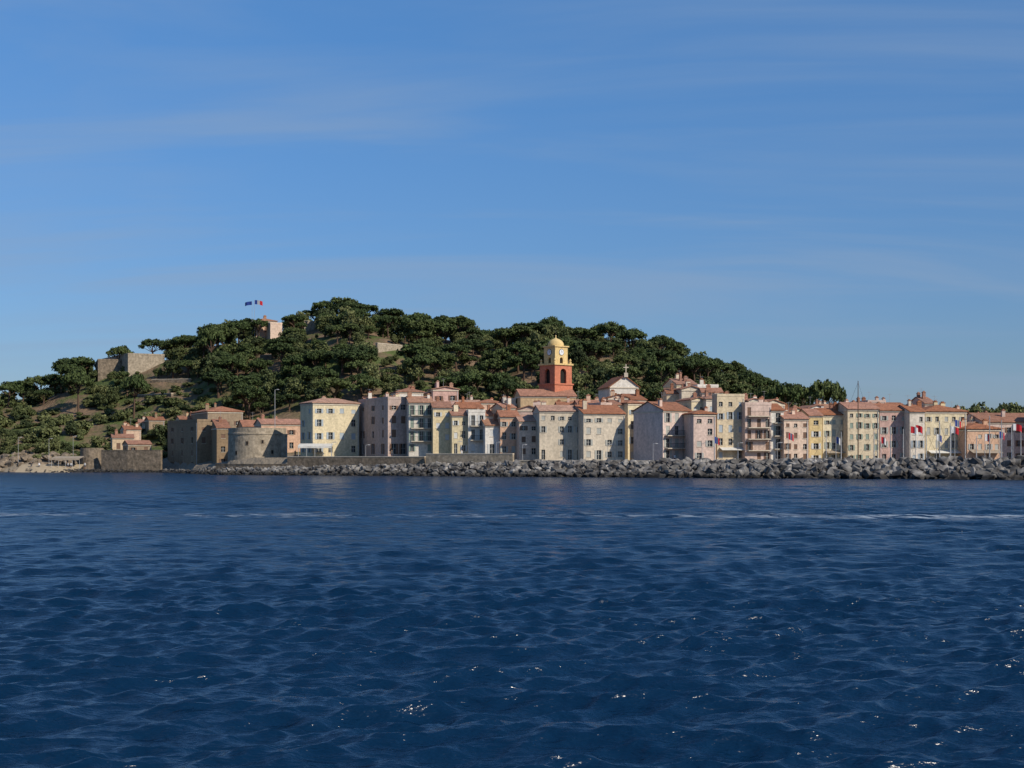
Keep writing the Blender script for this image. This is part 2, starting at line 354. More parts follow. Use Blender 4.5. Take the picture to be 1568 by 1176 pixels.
H('shore_tower_house',290,318,372,630,398,24,'tan','hip','brown',3,1,3,zb=2,rk=0)
H('cottage',None,332,352,655,372,20,'tan','shed','brown',1,0,3,zb=1)
H('terracotta_roof_house',None,372,411,653,375,18,'ochre','gable','brown',2,0,2,zb=2,depth=11,rk=0)
H('salmon_house',None,400,462,649,362,22,'salmon','gable','brown',2,1,3,zb=2,depth=8,rk=0)
for (a,b_,c,y,d,colr) in [(158,172,205,670,405,'ochre'),(172,190,216,657,415,'peach'),(200,212,232,647,430,'greycream'),(222,228,252,643,425,'tan'),(180,196,232,680,398,'tan'),(262,275,300,642,415,'ochre')]:
    H('hillside_cottage',None,b_,c,y,d,random.uniform(12,28),colr,'gable','brown',2,1,2,zb=1,depth=6,rk=2)
H('yellow_hip_roof_house',460,479,550,617,fr(478),30,'paleyellow','hip','blue',4,2,4,zb=3,zvis=4.4,rk=1)
H('mauve_tall_house',549,594,626,611,fr(594),26,'mauve','flat','brown',2,3,4,zb=3,zvis=4.6)
H('white_balcony_house',None,626,663,616,fr(640),10,'white','gable','green',3,0,4,zb=3,zvis=4.6,balc=True,rk=1)
H('yellow_narrow_house',None,663,692,624,fr(675),9,'yellow','gable','white',2,0,4,zb=3,zvis=4.6)
H('pale_yellow_house',None,692,717,636,fr(700)-.6,12,'paleyellow','gable','white',2,0,3,zb=3,zvis=4.6)
H('white_terrace_house',None,717,743,631,fr(725)+.5,8,'white','flat','white',2,0,3,zb=3,zvis=4.6,balc=True)
H('small_white_house',None,743,766,651,fr(750)-1,10,'white','gable','white',1,0,2,zb=3,zvis=4.4)
H('orange_house',None,766,795,638,fr(780),8,'salmon','gable','grey',2,0,3,zb=3,zvis=4.4,rk=0)
H('peach_house',None,795,825,645,fr(810)-1,10,'peach','gable','brown',2,0,3,zb=3,zvis=4.0)
H('long_cream_house',816,826,893,629,fr(850)-2,9,'greycream','gable','grey',5,0,4,zb=2.6,zvis=3.4,depth=12,rk=1)
H('long_grey_house',None,893.5,957,633,fr(910)-1,14,'greycream','gable','grey',4,0,4,zb=2.6,zvis=3.4,depth=12,rk=0)
H('pink_gable_house',970,1015,1057,628,fr(1015)-2,33,'rose','gable','grey',3,0,4,zb=2.6,zvis=3.2,balc=True,pitch=.36,rk=2)
H('pink_house',None,1062,1096,634,fr(1080)-2,12,'rose','hip','grey',2,0,4,zb=2.6,zvis=3.2,rk=0)
H('tall_cream_house',1096,1098,1140,607,fr(1120),12,'cream','flat','blue',3,0,5,zb=2.6,zvis=3.2)
H('pink_balcony_house',None,1141,1181,620,fr(1160)-1,10,'rose','flat','brown',3,0,5,zb=2.6,zvis=3.0,balc=True)
H('white_narrow_house',None,1181,1200,628,fr(1190),9,'white','gable','sage',1,0,4,zb=2.6,zvis=3.0,balc=True)
H('peach_house',None,1200.5,1238,641,fr(1220)-1.5,9,'peach','gable','brown',3,0,4,zb=2.4,zvis=2.8,rk=0)
H('yellow_narrow_house',None,1239,1259,636,299,7,'yellow','gable','white',1,0,4,zb=2.4,zvis=2.6,rk=0)
H('cream_house',None,1260,1297,635,300,9,'paleyellow','gable','sage',3,0,4,zb=2.4,zvis=2.6,rk=0)
H('cream_tall_house',None,1298,1346,626,298,8,'cream','gable','green',4,0,5,zb=2.4,zvis=2.6,rk=0)
H('pink_tall_house',None,1347,1392,628,299,8,'pink','gable','grey',3,0,4,zb=2.4,zvis=2.6,rk=0)
H('cream_narrow_house',None,1393,1416,630,297,9,'offwhite','gable','blue',2,0,4,zb=2.4,zvis=2.6,rk=0)
H('pale_yellow_house',None,1417,1480,630,299,8,'paleyellow','hip','grey',5,0,4,zb=2.4,zvis=2.6,depth=11,rk=0)
H('low_salmon_house',None,1481,1534,657,296,10,'salmon','hip','grey',4,0,3,zb=2.4,zvis=2.6,depth=10,rk=0)
H('mauve_house',None,1505,1600,646,312,8,'mauve','gable','brown',6,0,3,zb=2.4,zvis=2.6,depth=13,rk=2)
for i in range(8):
    p=1604+i*48; H('harbour_house',None,p,p+47,random.uniform(622,645),306+i*1.5,8,random.choice(['cream','rose','peach','offwhite']),'gable','grey',3,0,4,zb=2.4,zvis=2.6)
SK=[(380,646),(450,642),(475,630),(545,620),(575,608),(605,595),(650,593),(700,597),(745,604),(800,606),(880,604),(930,600),(1000,602),(1040,592),(1100,590),(1140,604),(1200,610),(1260,610),(1340,608),(1400,610),(1470,616),(1500,636),(1650,640)]
def sk(p): return float(np.interp(p,[a for a,_ in SK],[b for _,b in SK]))
for off,dy in((17,21),(33,9)):
    p=500 if off==17 else 560
    while p<1650:
        wv=random.uniform(15,38); d=fr(p+wv/2)+off+random.uniform(-2,2)
        H('town_house',None,p,p+wv,sk(p+wv/2)+dy+random.uniform(-5,12),d,random.uniform(-4,28),random.choice(['cream','white','white','peach','offwhite','greycream','paleyellow','rose','salmon']),random.choice(['gable','gable','gable','hip','gfront','flat']),random.choice(list(SH)),random.choice([2,3]),0,4,zb=3,depth=random.uniform(6,10))
        p+=wv+random.uniform(0,3)
H('cream_villa',None,1036,1066,588,345,14,'cream','gable','white',2,0,4,zb=3)
H('white_penthouse',None,1068,1100,592,338,10,'white','flat','blue',3,0,5,zb=3)
H('white_house',None,608,648,600,352,14,'white','hip','blue',3,0,5,zb=3)
H('pink_house',None,663,702,596,350,12,'pink','gfront','brown',2,0,5,zb=3,depth=7,pitch=.2)
# ---------------------------------------------------------------- bell tower
def arch_wall(B,P,u,n,w,z0,z1,a0,a1,zs,mat,dk=.6,seg=10):
    B.face([W(P,u,n,0,z0,0),W(P,u,n,a0,z0,0),W(P,u,n,a0,z1,0),W(P,u,n,0,z1,0)],mat)
    B.face([W(P,u,n,a1,z0,0),W(P,u,n,w,z0,0),W(P,u,n,w,z1,0),W(P,u,n,a1,z1,0)],mat)
    r=(a1-a0)/2;c=(a0+a1)/2; pts=[(c-r*math.cos(math.pi*i/seg),zs+r*math.sin(math.pi*i/seg)) for i in range(seg+1)]
    for (x0,za),(x1,zb) in zip(pts[:-1],pts[1:]):
        B.face([W(P,u,n,x0,za,0),W(P,u,n,x1,zb,0),W(P,u,n,x1,z1,0),W(P,u,n,x0,z1,0)],mat)
        B.face([W(P,u,n,x0,za,0),W(P,u,n,x1,zb,0),W(P,u,n,x1,zb,-dk),W(P,u,n,x0,za,-dk)],mat)
    for x in(a0,a1): B.face([W(P,u,n,x,z0,0),W(P,u,n,x,zs,0),W(P,u,n,x,zs,-dk),W(P,u,n,x,z0,-dk)],mat)
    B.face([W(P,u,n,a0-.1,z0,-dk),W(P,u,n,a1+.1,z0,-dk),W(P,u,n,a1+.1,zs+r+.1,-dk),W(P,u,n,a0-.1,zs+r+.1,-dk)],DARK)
bt=empty('church_bell_tower'); d=350; cx,cy=X(851,d),d; TH=math.radians(40)
U=(math.cos(TH),math.sin(TH)); V=(-U[1],U[0])
def sq(s):
    s/=2; c=[(cx+U[0]*a*s+V[0]*b_*s,cy+U[1]*a*s+V[1]*b_*s) for a,b_ in((-1,-1),(1,-1),(1,1),(-1,1))]
    us=[U,V,(-U[0],-U[1]),(-V[0],-V[1])]; return [(c[i],us[i],(us[i][1],-us[i][0])) for i in range(4)]
def ring(B,s,z0,z1,mat):
    q=sq(s); p=[(a[0][0],a[0][1]) for a in q]
    B.hexa([(p[0][0],p[0][1],z0),(p[1][0],p[1][1],z0),(p[1][0],p[1][1],z1),(p[0][0],p[0][1],z1),(p[3][0],p[3][1],z0),(p[2][0],p[2][1],z0),(p[2][0],p[2][1],z1),(p[3][0],p[3][1],z1)],mat)
lo=MB(); zA=Z(590,d); zB=Z(560,d); zC=Z(532,d)
ring(lo,5.7,2,zA,REDW); ring(lo,6.1,zA+.002,zA+.35,REDW)
for P,u,n in sq(5.4): arch_wall(lo,P,u,n,5.4,zA+.35,zB,1.75,3.65,zA+2.9,REDW)
ring(lo,6.0,zB+.002,zB+.4,YELW)
lo.obj('belfry_stage',bt)
up=MB()
for P,u,n in sq(4.0): arch_wall(up,P,u,n,4.0,zB+.402,zC,1.5,2.5,zB+1.4,YELW,.4)
ring(up,4.5,zC+.002,zC+.3,YELW)
for P,u,n in sq(5.5):
    up.lathe((P[0]-n[0]*.3+u[0]*.3,P[1]-n[1]*.3+u[1]*.3),[(.28,zB+.4),(.28,zB+.8),(.12,zB+.95),(.3,zB+1.2),(.05,zB+1.6),(0,zB+1.65)],YELW,10)
up.obj('clock_stage',bt)
ck=MB()
for P,u,n in sq(4.0)[:2]+sq(4.0)[3:]:
    c=Vector(W(P,u,n,2.0,zB+3.1,0)); nn=Vector((n[0],n[1],0))
    ck.tube(c,c+nn*.07,.78,.78,IRON,24); ck.tube(c+nn*.071,c+nn*.10,.68,.68,WHITEP,24)
    ck.tube(c+nn*.12,c+nn*.12+Vector((0,0,.55)),.05,.03,IRON,4); ck.tube(c+nn*.12,c+nn*.12+Vector((u[0]*.4,u[1]*.4,.1)),.05,.03,IRON,4)
ck.obj('clock_face',bt)
dm=MB(); zd=zC+.3
dm.lathe((cx,cy),[(1.9,zd),(1.95,zd+.25),(1.85,zd+.7),(1.5,zd+1.25),(.95,zd+1.6),(.4,zd+1.8),(.15,zd+1.95),(.12,zd+2.3),(.2,zd+2.45),(0,zd+2.7)],YELW,16)
dm.tube((cx,cy,zd+2.6),(cx,cy,zd+3.9),.04,.03,IRON,4); dm.tube((cx-.35,cy,zd+3.4),(cx+.35,cy,zd+3.4),.03,.03,IRON,4)
dm.obj('dome',bt,smooth=True)
H('church_nave',None,797,882,606,342,8,'ochre','gable','brown',0,0,2,zb=3,depth=11,chim=0,rk=0)
ch=H('chapel_pediment',None,934,978,592,352,10,'white','gfront','white',0,0,1,zb=3,depth=12,pitch=.72,chim=0)
cb=MB(); xx,yy=X(959,351.5),352.4; zt=Z(574,352)
cb.box(xx-.45,xx+.45,yy-.4,yy+.4,zt-.5,zt+.5,TRIM); cb.box(xx-.11,xx+.11,yy-.1,yy+.1,zt+.5,zt+2.6,TRIM); cb.box(xx-.65,xx-.112,yy-.1,yy+.1,zt+1.7,zt+1.92,TRIM); cb.box(xx+.112,xx+.65,yy-.1,yy+.1,zt+1.7,zt+1.92,TRIM)
cb.obj('cross',ch)
# ---------------------------------------------------------------- round tower
rt=empty('round_stone_tower'); d=351; c=(X(394,d),d); z1=Z(655,345); rr=44/F*d
t=MB(); t.lathe(c,[(rr+.25,-1),(rr+.1,2),(rr-.05,z1-1.6),(rr+.08,z1-1.55),(rr+.08,z1-1.2),(rr-.05,z1-1.15),(rr-.05,z1),(rr-.8,z1+.002),(rr-.8,z1-1),(0,z1-1)],STONEL,56)
t.obj('tower_drum',rt)
t=MB()
for a,zz in((-100,7.3),(-70,7.6),(-125,5),(-50,5.2),(-85,3.5)):
    an=math.radians(a); p=Vector((c[0]+math.cos(an)*(rr-.3),c[1]+math.sin(an)*(rr-.3),zz)); u=(-math.sin(an),math.cos(an)); n=(math.cos(an),math.sin(an))
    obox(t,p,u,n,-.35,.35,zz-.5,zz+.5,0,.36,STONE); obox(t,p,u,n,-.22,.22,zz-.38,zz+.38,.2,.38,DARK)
t.obj('tower_openings',rt)
H('tower_lean_to',None,407,440,668,347,15,STONEL,'flat','brown',1,0,1,zb=1,depth=5,chim=0)
# ---------------------------------------------------------------- walls
def wallline(name,pts,z0,z1,th,mat,cop=TRIM):
    o=MB()
    for (ax,ay),(bx,by) in zip(pts[:-1],pts[1:]):
        dx,dy=bx-ax,by-ay; l=math.hypot(dx,dy); u=(dx/l,dy/l); n=(u[1],-u[0])
        obox(o,(ax,ay),u,n,0,l,z0,z1,-th,0,mat); obox(o,(ax,ay),u,n,-.01,l+.01,z1+.002,z1+.18,-th-.06,.06,cop)
    return o.obj(name)
def sp(px,off):
    y=299/(1+.47*k_(px))+off; return (k_(px)*y,y)
wallline('seawall',[sp(440,8),sp(500,8.5),sp(650,9)],-2,4.0,.8,STONE)
wallline('seawall',[sp(652,7.6),sp(720,7.8),sp(785,8)],-2,4.6,.8,STONEL)
wallline('seawall',[sp(786,9),sp(960,10),sp(1180,10.5)],-2,3.2,.7,STONEL)
wallline('tower_quay_wall',[sp(330,7),sp(388,6.5),sp(440,8)],-2,2.3,.8,STONE,STONE)
wallline('harbour_mole_wall',[sp(1185,6.5),sp(1568,6.5),(150,254)],-2,2.9,.8,STONEL)
wallline('old_rampart_wall',[(X(155,391),391),(X(195,388),388),(X(246,386),386)],-1,Z(690,388),1.0,STONE,STONE)
bas=empty('bastion_wall'); t=MB(); t.lathe((X(141,396),396),[(3.4,-1),(3.0,Z(686,396)),(2.4,Z(686,396)+.01),(0,Z(686,396)-.3)],STONE,24); t.obj('bastion_drum',bas)
H('citadel_bastion_wall',150,196,252,543,480,30,STONEL,'flat','brown',0,0,1,zb=Z(575,480),chim=0,lmax=60)
H('citadel_outer_wall',122,150,200,552,484,18,STONE,'flat','brown',0,0,1,zb=Z(578,484),chim=0,depth=4)
H('citadel_keep',None,392,424,491,494,22,'salmon','hip','brown',3,0,2,zb=40,depth=8,rk=1)
H('citadel_keep_annex',None,414,432,496,488,22,'peach','flat','brown',2,0,1,zb=40,depth=6,chim=0)
def hillwall(name,p0,p1,yt,yb,mat):
    d0=hit(p0,yb); d1=hit(p1,yb); a=(X(p0,d0),d0); b_=(X(p1,d1),d1)
    wallline(name,[a,b_],min(Z(yb,d0),Z(yb,d1))-3,Z(yt,(d0+d1)/2),.8,mat)
hillwall('citadel_wall',578,627,528,540,STONEL); hillwall('citadel_wall',466,486,492,503,STONEL); hillwall('citadel_wall',398,416,544,549,STONE)
hillwall('path_retaining_wall',232,292,581,586,STONE); hillwall('path_retaining_wall',210,262,604,608,STONE)
# flags
FB=noisy('flag_blue',(.02,.05,.25),scale=2); FW=noisy('flag_white',(.7,.7,.7),scale=2); FR=noisy('flag_red',(.5,.02,.03),scale=2)
def flag(name,x,y,z0,z1,w,h,cols,dirx=1):
    e=empty(name); p=MB(); p.tube((x,y,z0),(x,y,z1),.07,.04,METAL,6); p.obj('pole',e)
    f=MB(); n=12
    for i in range(n):
        a,b_=i/n,(i+1)/n; fy=lambda t:y+math.sin(t*7)*.25*t
        fz=lambda t:z1-.1-.35*t*t*h
        mat=cols[min(len(cols)-1,int(a*len(cols)))]
        f.face([(x+dirx*(.08+a*w),fy(a),fz(a)-h),(x+dirx*(.08+b_*w),fy(b_),fz(b_)-h),(x+dirx*(.08+b_*w),fy(b_),fz(b_)),(x+dirx*(.08+a*w),fy(a),fz(a))],mat)
    f.obj('cloth',e); return e
d=492
flag('flag_on_pole',X(386,d),d,36,Z(461,d),2.3,1.2,[FB]*3,-1)
flag('french_flag_on_pole',X(387,d)+.6,d,36,Z(459,d),2.6,1.4,[FB,FW,FR])
for px,yt,w_,cl in((1394,652,1.5,[FR,FW]),(1207,662,1.0,[FR,FW,FR]),(1094,668,.9,[FB,FW,FR]),(1456,652,1.5,[FW,FR]),(1551,648,1.7,[FW,FR,FR]),(1462,642,1.2,[FB,FW,FR]),(1402,650,1.3,[FR,FR]),(1349,668,.9,[FR,FW]),(1508,664,1.0,[FW,FR]),(1280,668,.8,[FB,FW]),(1434,664,1.0,[FW,FB]),(1530,660,1.0,[FB,FW,FR])):
    flag('harbour_flag_on_pole',X(px,286),286,1.0,Z(yt,286),w_,1.3,cl)
# ---------------------------------------------------------------- rocks
def rockvars(n):
    out=[]
    for i in range(n):
        bm=bmesh.new()
        for _ in range(13):
            v=Vector((random.gauss(0,1),random.gauss(0,1),random.gauss(0,1))).normalized(); bm.verts.new((v.x*random.uniform(.8,1.25),v.y*random.uniform(.75,1.1),v.z*random.uniform(.55,.9)))
        r=bmesh.ops.convex_hull(bm,input=bm.verts); bmesh.ops.delete(bm,geom=[g for g in r['geom_interior'] if isinstance(g,bmesh.types.BMVert)],context='VERTS')
        bm.verts.ensure_lookup_table(); bm.verts.index_update()
        out.append((np.array([v.co[:] for v in bm.verts]),[tuple(v.index for v in f.verts) for f in bm.faces])); bm.free()
    return out
RV=rockvars(16)
def rocks(name,places,mat):
    V_=[];F_=[];o=0
    for (x,y,z,s) in places:
        vv,ff=random.choice(RV); a=random.uniform(0,6.28); tl=random.uniform(-.5,.5)
        c,s_=math.cos(a),math.sin(a); ct,st=math.cos(tl),math.sin(tl)
        q=vv*s; q=q@np.array([[c,s_,0],[-s_,c,0],[0,0,1]]); q=q@np.array([[ct,0,st],[0,1,0],[-st,0,ct]])
        V_.append(q+np.array([x,y,z])); F_+= [tuple(i+o for i in f) for f in ff]; o+=len(vv)
    me=bpy.data.meshes.new(name); me.from_pydata(np.concatenate(V_).tolist(),[],F_); me.materials.append(mat); me.update()
    ob=bpy.data.objects.new(name,me); COL.objects.link(ob); return ob
m,nt,b=newmat('boulder_rock'); L=nt.links
tc=N(nt,'ShaderNodeTexCoord'); n1=N(nt,'ShaderNodeTexNoise'); n1.inputs['Scale'].default_value=.55; n1.inputs['Detail'].default_value=7; L.new(tc.outputs['Object'],n1.inputs[0])
r=N(nt,'ShaderNodeValToRGB'); r.color_ramp.elements[0].position=.35; r.color_ramp.elements[0].color=(.055,.05,.048,1); r.color_ramp.elements[1].position=.66; r.color_ramp.elements[1].color=(.27,.255,.235,1); L.new(n1.outputs[0],r.inputs[0])
ge=N(nt,'ShaderNodeNewGeometry'); m1=N(nt,'ShaderNodeMapRange'); m1.inputs[3].default_value=.5; m1.inputs[4].default_value=1.35; L.new(ge.outputs['Random Per Island'],m1.inputs[0])
vm=N(nt,'ShaderNodeVectorMath',operation='SCALE'); L.new(r.outputs[0],vm.inputs[0]); L.new(m1.outputs[0],vm.inputs['Scale'])
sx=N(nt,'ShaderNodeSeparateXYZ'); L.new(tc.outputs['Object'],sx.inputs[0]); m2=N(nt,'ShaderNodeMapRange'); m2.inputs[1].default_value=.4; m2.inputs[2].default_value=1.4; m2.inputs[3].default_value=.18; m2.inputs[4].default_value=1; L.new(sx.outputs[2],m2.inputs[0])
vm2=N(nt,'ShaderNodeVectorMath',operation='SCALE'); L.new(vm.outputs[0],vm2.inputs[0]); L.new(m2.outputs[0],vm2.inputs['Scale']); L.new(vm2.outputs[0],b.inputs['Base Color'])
bp=N(nt,'ShaderNodeBump'); bp.inputs['Strength'].default_value=.6; bp.inputs['Distance'].default_value=.3; L.new(n1.outputs[0],bp.inputs['Height']); L.new(bp.outputs[0],b.inputs['Normal'])
BR=m
pl=[]
def along(x0,x1,n,top,size):
    for _ in range(n):
        x=random.uniform(x0,x1); f=(x+66)/(155); tp=float(np.interp(f,[0,.2,.5,1],top)); sz=float(np.interp(f,[0,.3,1],size))
        s=random.random(); y=float(shore(x))+s*7.0
        z=tp*min(1,s*1.45)-sz*.35; pl.append((x,y-.3,z+random.uniform(-.3,.3),sz*random.uniform(.55,1.45)))
along(-74,92,2500,[1.3,1.9,2.9,3.3],[.5,.75,1.2]); along(92,230,1200,[1.7,2.2,2.9,3.3],[.55,.75,1.2])
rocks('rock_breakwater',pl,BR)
pl=[]
for _ in range(500):
    x=random.uniform(-128,-70); s=random.random(); y=float(shore(x))+s*3; pl.append((x,y-1,s*.8-.2,random.uniform(.3,.8)))
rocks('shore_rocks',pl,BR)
pl=[]
for _ in range(260):
    px=random.uniform(-60,118); d=random.uniform(392,408); x=X(px,d); pl.append((x,d,Ts(x,d)+random.uniform(-.5,.7),random.uniform(.6,2.0)))
rocks('rocky_bank',pl,STONE)
SAND=noisy('sand',(.42,.34,.23),(.3,.24,.16),scale=1)
o=MB(); pts=[(X(p,387),386.5-1.2*math.sin((p-20)/100*3.14),.25) for p in range(25,124,6)]; pb=[(x,y+5,1.2+.9) for x,y,z in pts]
for i in range(len(pts)-1): o.face([pts[i],pts[i+1],pb[i+1],pb[i]],SAND); o.face([(pts[i][0],pts[i][1]-2,-.6),(pts[i+1][0],pts[i+1][1]-2,-.6),pts[i+1],pts[i]],SAND)
o.obj('sand_beach')
# ---------------------------------------------------------------- trees
def foliage(name,ca,cb_,cc):
    m,nt,b=newmat(name); L=nt.links
    oi=N(nt,'ShaderNodeObjectInfo'); ge=N(nt,'ShaderNodeNewGeometry'); r=N(nt,'ShaderNodeValToRGB'); cr=r.color_ramp
    cr.elements[0].color=(*ca,1); cr.elements[1].color=(*cc,1); e=cr.elements.new(.5); e.color=(*cb_,1); L.new(oi.outputs['Random'],r.inputs[0])
    mr=N(nt,'ShaderNodeMapRange'); mr.inputs[3].default_value=.6; mr.inputs[4].default_value=1.4; L.new(ge.outputs['Random Per Island'],mr.inputs[0])
    v=N(nt,'ShaderNodeVectorMath',operation='SCALE'); L.new(r.outputs[0],v.inputs[0]); L.new(mr.outputs[0],v.inputs['Scale']); L.new(v.outputs[0],b.inputs['Base Color'])
    b.inputs['Roughness'].default_value=.75; b.inputs['Specular IOR Level'].default_value=.1
    return m
FP=foliage('pine_foliage',(.038,.056,.022),(.055,.078,.027),(.08,.10,.036))
FO=foliage('oak_foliage',(.045,.06,.027),(.08,.096,.036),(.135,.145,.06))
BARK=noisy('bark',(.12,.075,.05),scale=3)
def tree(name,kind,seed):
    rs=random.Random(seed); B=MB()
    cl=[]
    if kind=='umbrella':
        for _ in range(38):
            a=rs.uniform(0,6.28); r=4.3*math.sqrt(rs.random()); z=7.2+1.8*(1-(r/4.6)**2)+rs.uniform(-.9,.3); q=rs.uniform(.7,1.35); cl.append((r*math.cos(a),r*math.sin(a)*.95,z,q,q,q*.62))
        B.tube((0,0,-1),(.3,.1,4.5),.38,.26,BARK,7); top=(.3,.1,4.5); nl=9
    elif kind=='round':
        for _ in range(34):
            v=Vector((rs.gauss(0,1),rs.gauss(0,1),rs.gauss(0,1))).normalized()*rs.uniform(.4,1.05); q=rs.uniform(.6,1.35); cl.append((v.x*2.9,v.y*2.9,4.3+v.z*2.7,q,q,q*.85))
        B.tube((0,0,-1),(.1,0,3),.35,.22,BARK,7); top=(.1,0,3); nl=6
    elif kind=='cypress':
        for i in range(16):
            z=.8+i*.55; q=.85*math.sin(min(1,(1-i/17)*1.6)*1.5)+.15; cl.append((rs.uniform(-.15,.15),rs.uniform(-.15,.15),z,q,q,.7))
        B.tube((0,0,-1),(0,0,3),.2,.1,BARK,6); top=None; nl=0
    else:
        for _ in range(12):
            a=rs.uniform(0,6.28); r=1.5*math.sqrt(rs.random()); q=rs.uniform(.6,1.0); cl.append((r*math.cos(a),r*math.sin(a),.7+rs.uniform(0,.9),q,q,q*.8))
        B.tube((0,0,-.6),(0,0,.7),.15,.1,BARK,5); top=None; nl=0
    for c in cl[:nl]: B.tube(top,(c[0],c[1],c[2]-.2),.15,.05,BARK,5)
    mat=FP if kind in('umbrella','cypress') else FO
    nq=58
    k=B.mi(mat)
    for c in cl:
        for _ in range(nq):
            v=Vector((rs.gauss(0,1),rs.gauss(0,1),rs.gauss(0,1))).normalized(); p=Vector((c[0]+v.x*c[3],c[1]+v.y*c[4],c[2]+v.z*c[5]))*1.0
            p+=v*rs.uniform(-.35,.25)
            t=(v+Vector((rs.uniform(-.8,.8),rs.uniform(-.8,.8),rs.uniform(-.8,.8)))).normalized(); a=t.orthogonal().normalized(); bb=t.cross(a); an=rs.uniform(0,3.14); a,bb=a*math.cos(an)+bb*math.sin(an),bb*math.cos(an)-a*math.sin(an)
            s=rs.uniform(.14,.34); i=len(B.v)
            B.v+= [tuple(p-a*s*1.3),tuple(p-bb*s),tuple(p+a*s*1.3),tuple(p+bb*s)]; B.f.append((i,i+1,i+2,i+3)); B.m.append(k)
    me=bpy.data.meshes.new(name); me.from_pydata(B.v,[],B.f)
    for mt in B.mats: me.materials.append(mt)
    me.polygons.foreach_set('material_index',B.m); me.update(); return me
TM={'umbrella':[tree('umbrella_pine_mesh',"umbrella",i) for i in range(6)],'round':[tree('oak_mesh','round',20+i) for i in range(6)],'cypress':[tree('cypress_mesh','cypress',40)],'bush':[tree('shrub_mesh','bush',50+i) for i in range(3)]}
def inst(kind,x,y,z,sx,sz,parent=None,name=None):
    o=bpy.data.objects.new(name or kind,random.choice(TM[kind])); o.location=(x,y,z); o.scale=(sx,sx*random.uniform(.85,1.1),sz); o.rotation_euler=(random.uniform(-.06,.06),random.uniform(-.06,.06),random.uniform(0,6.28)); COL.objects.link(o)
    if parent: o.parent=parent
    return o
forest=empty('pine_forest'); shr=empty('hillside_shrubs')
CLEAR=[(232,296,578,622),(388,430,478,494),(196,252,541,560),(140,180,554,562),(576,628,527,539),(466,488,488,502),(398,416,540,549),(150,240,630,700),(120,185,632,680),(205,258,602,622),(0,70,622,650),(165,215,620,640)]
cnt=0
y=396.0
while y<530:
    x=-300.0
    while x<300:
        xx=x+random.uniform(-2.7,2.7); yy=y+random.uniform(-2.7,2.7); x+=5.4
        if yy<float(shore(xx))+18: continue
        px=CX+F*xx/yy
        if px<-350 or px>1900: continue
        if px>1240 and yy<470 : continue
        if 330<px<1568 and yy<405: continue
        z=Ts(xx,yy); s=random.choice([random.uniform(.42,.7),random.uniform(.6,.95),random.uniform(.7,1.1)])
        pg=HY-(z-4)*F/yy
        kind='umbrella' if (random.random()<.40 and z>14) else 'round'
        if px<335 and pg>598:
            q=random.random()
            if q<.36: continue
            if q<.68: kind='bush'; s*=1.4
            else: s*=.8
        elif random.random()<.04: continue
        top=z+(8.5 if kind=='umbrella' else 7.0)*s; pyt=HY-(top-4)*F/yy; pyb=HY-(z+1-4)*F/yy
        if kind!='bush' and any(a-3<px<b_+3 and pyt<dd and pyb>c for a,b_,c,dd in CLEAR):
            s*=.5; top=z+7*s; pyt=HY-(top-4)*F/yy; kind='round'
            if any(a-3<px<b_+3 and pyt<dd and pyb>c for a,b_,c,dd in CLEAR): continue
        inst(kind,xx,yy,z-.3,s*random.uniform(.9,1.25),s*random.uniform(.85,1.15),forest if kind!='bush' else shr); cnt+=1
    y+=5.4
print('trees',cnt)
for _ in range(320):
    px=random.uniform(-60,330); d=random.uniform(398,465); x=X(px,d); inst('bush',x,d,Ts(x,d)-.1,random.uniform(.4,1.1),random.uniform(.35,.8),shr)
for px,yt,d,sx in [(534,463,500,1.25),(560,466,505,1.1),(597,472,500,.95),(640,490,470,1.4),(672,492,475,1.2),(340,497,480,1.1),(325,503,470,.9),(451,481,492,1.0),(480,474,505,.9),(735,506,500,.9),(806,494,480,1.3),(835,497,485,1.0),(890,502,490,1.0),(235,519,496,1.0),(278,517,495,.9),(108,558,475,1.0),(85,572,480,1.0),(60,576,480,1.1),(35,583,480,.9),(12,588,470,1.0),(1128,557,520,.8),(1090,551,510,1.0),(1262,584,420,1.05),(1280,588,424,.8),(1205,588,420,1.0),(1178,591,424,.8),(1225,590,428,1.0),(1150,572,480,.9),(205,574,440,1.0),(120,566,455,.9),(335,570,440,1.2),(375,575,430,1.0)]:
    x=X(px,d); g=Ts(x,d); zt=Z(yt,d); inst('umbrella',x,d,g-.3,sx,max(.6,(zt-g)/9.3),None,'umbrella_pine_tree')
dt=empty('distant_trees')
for _ in range(160):
    px=random.uniform(1460,1900); d=random.uniform(520,620); x=X(px,d); g=Ts(x,d); zt=Z(random.uniform(614,632),d); inst('round',x,d,g-.3,1.5,max(.6,(zt-g)/7.5),dt)
for px,yt,d in((415,642,372),(268,655,405),(225,690,392),(150,662,410)):
    x=X(px,d); g=max(2,Ts(x,d)); inst('cypress' if px==415 else 'round',x,d,g-.3,.7,max(.5,(Z(yt,d)-g)/8),None,'garden_tree')
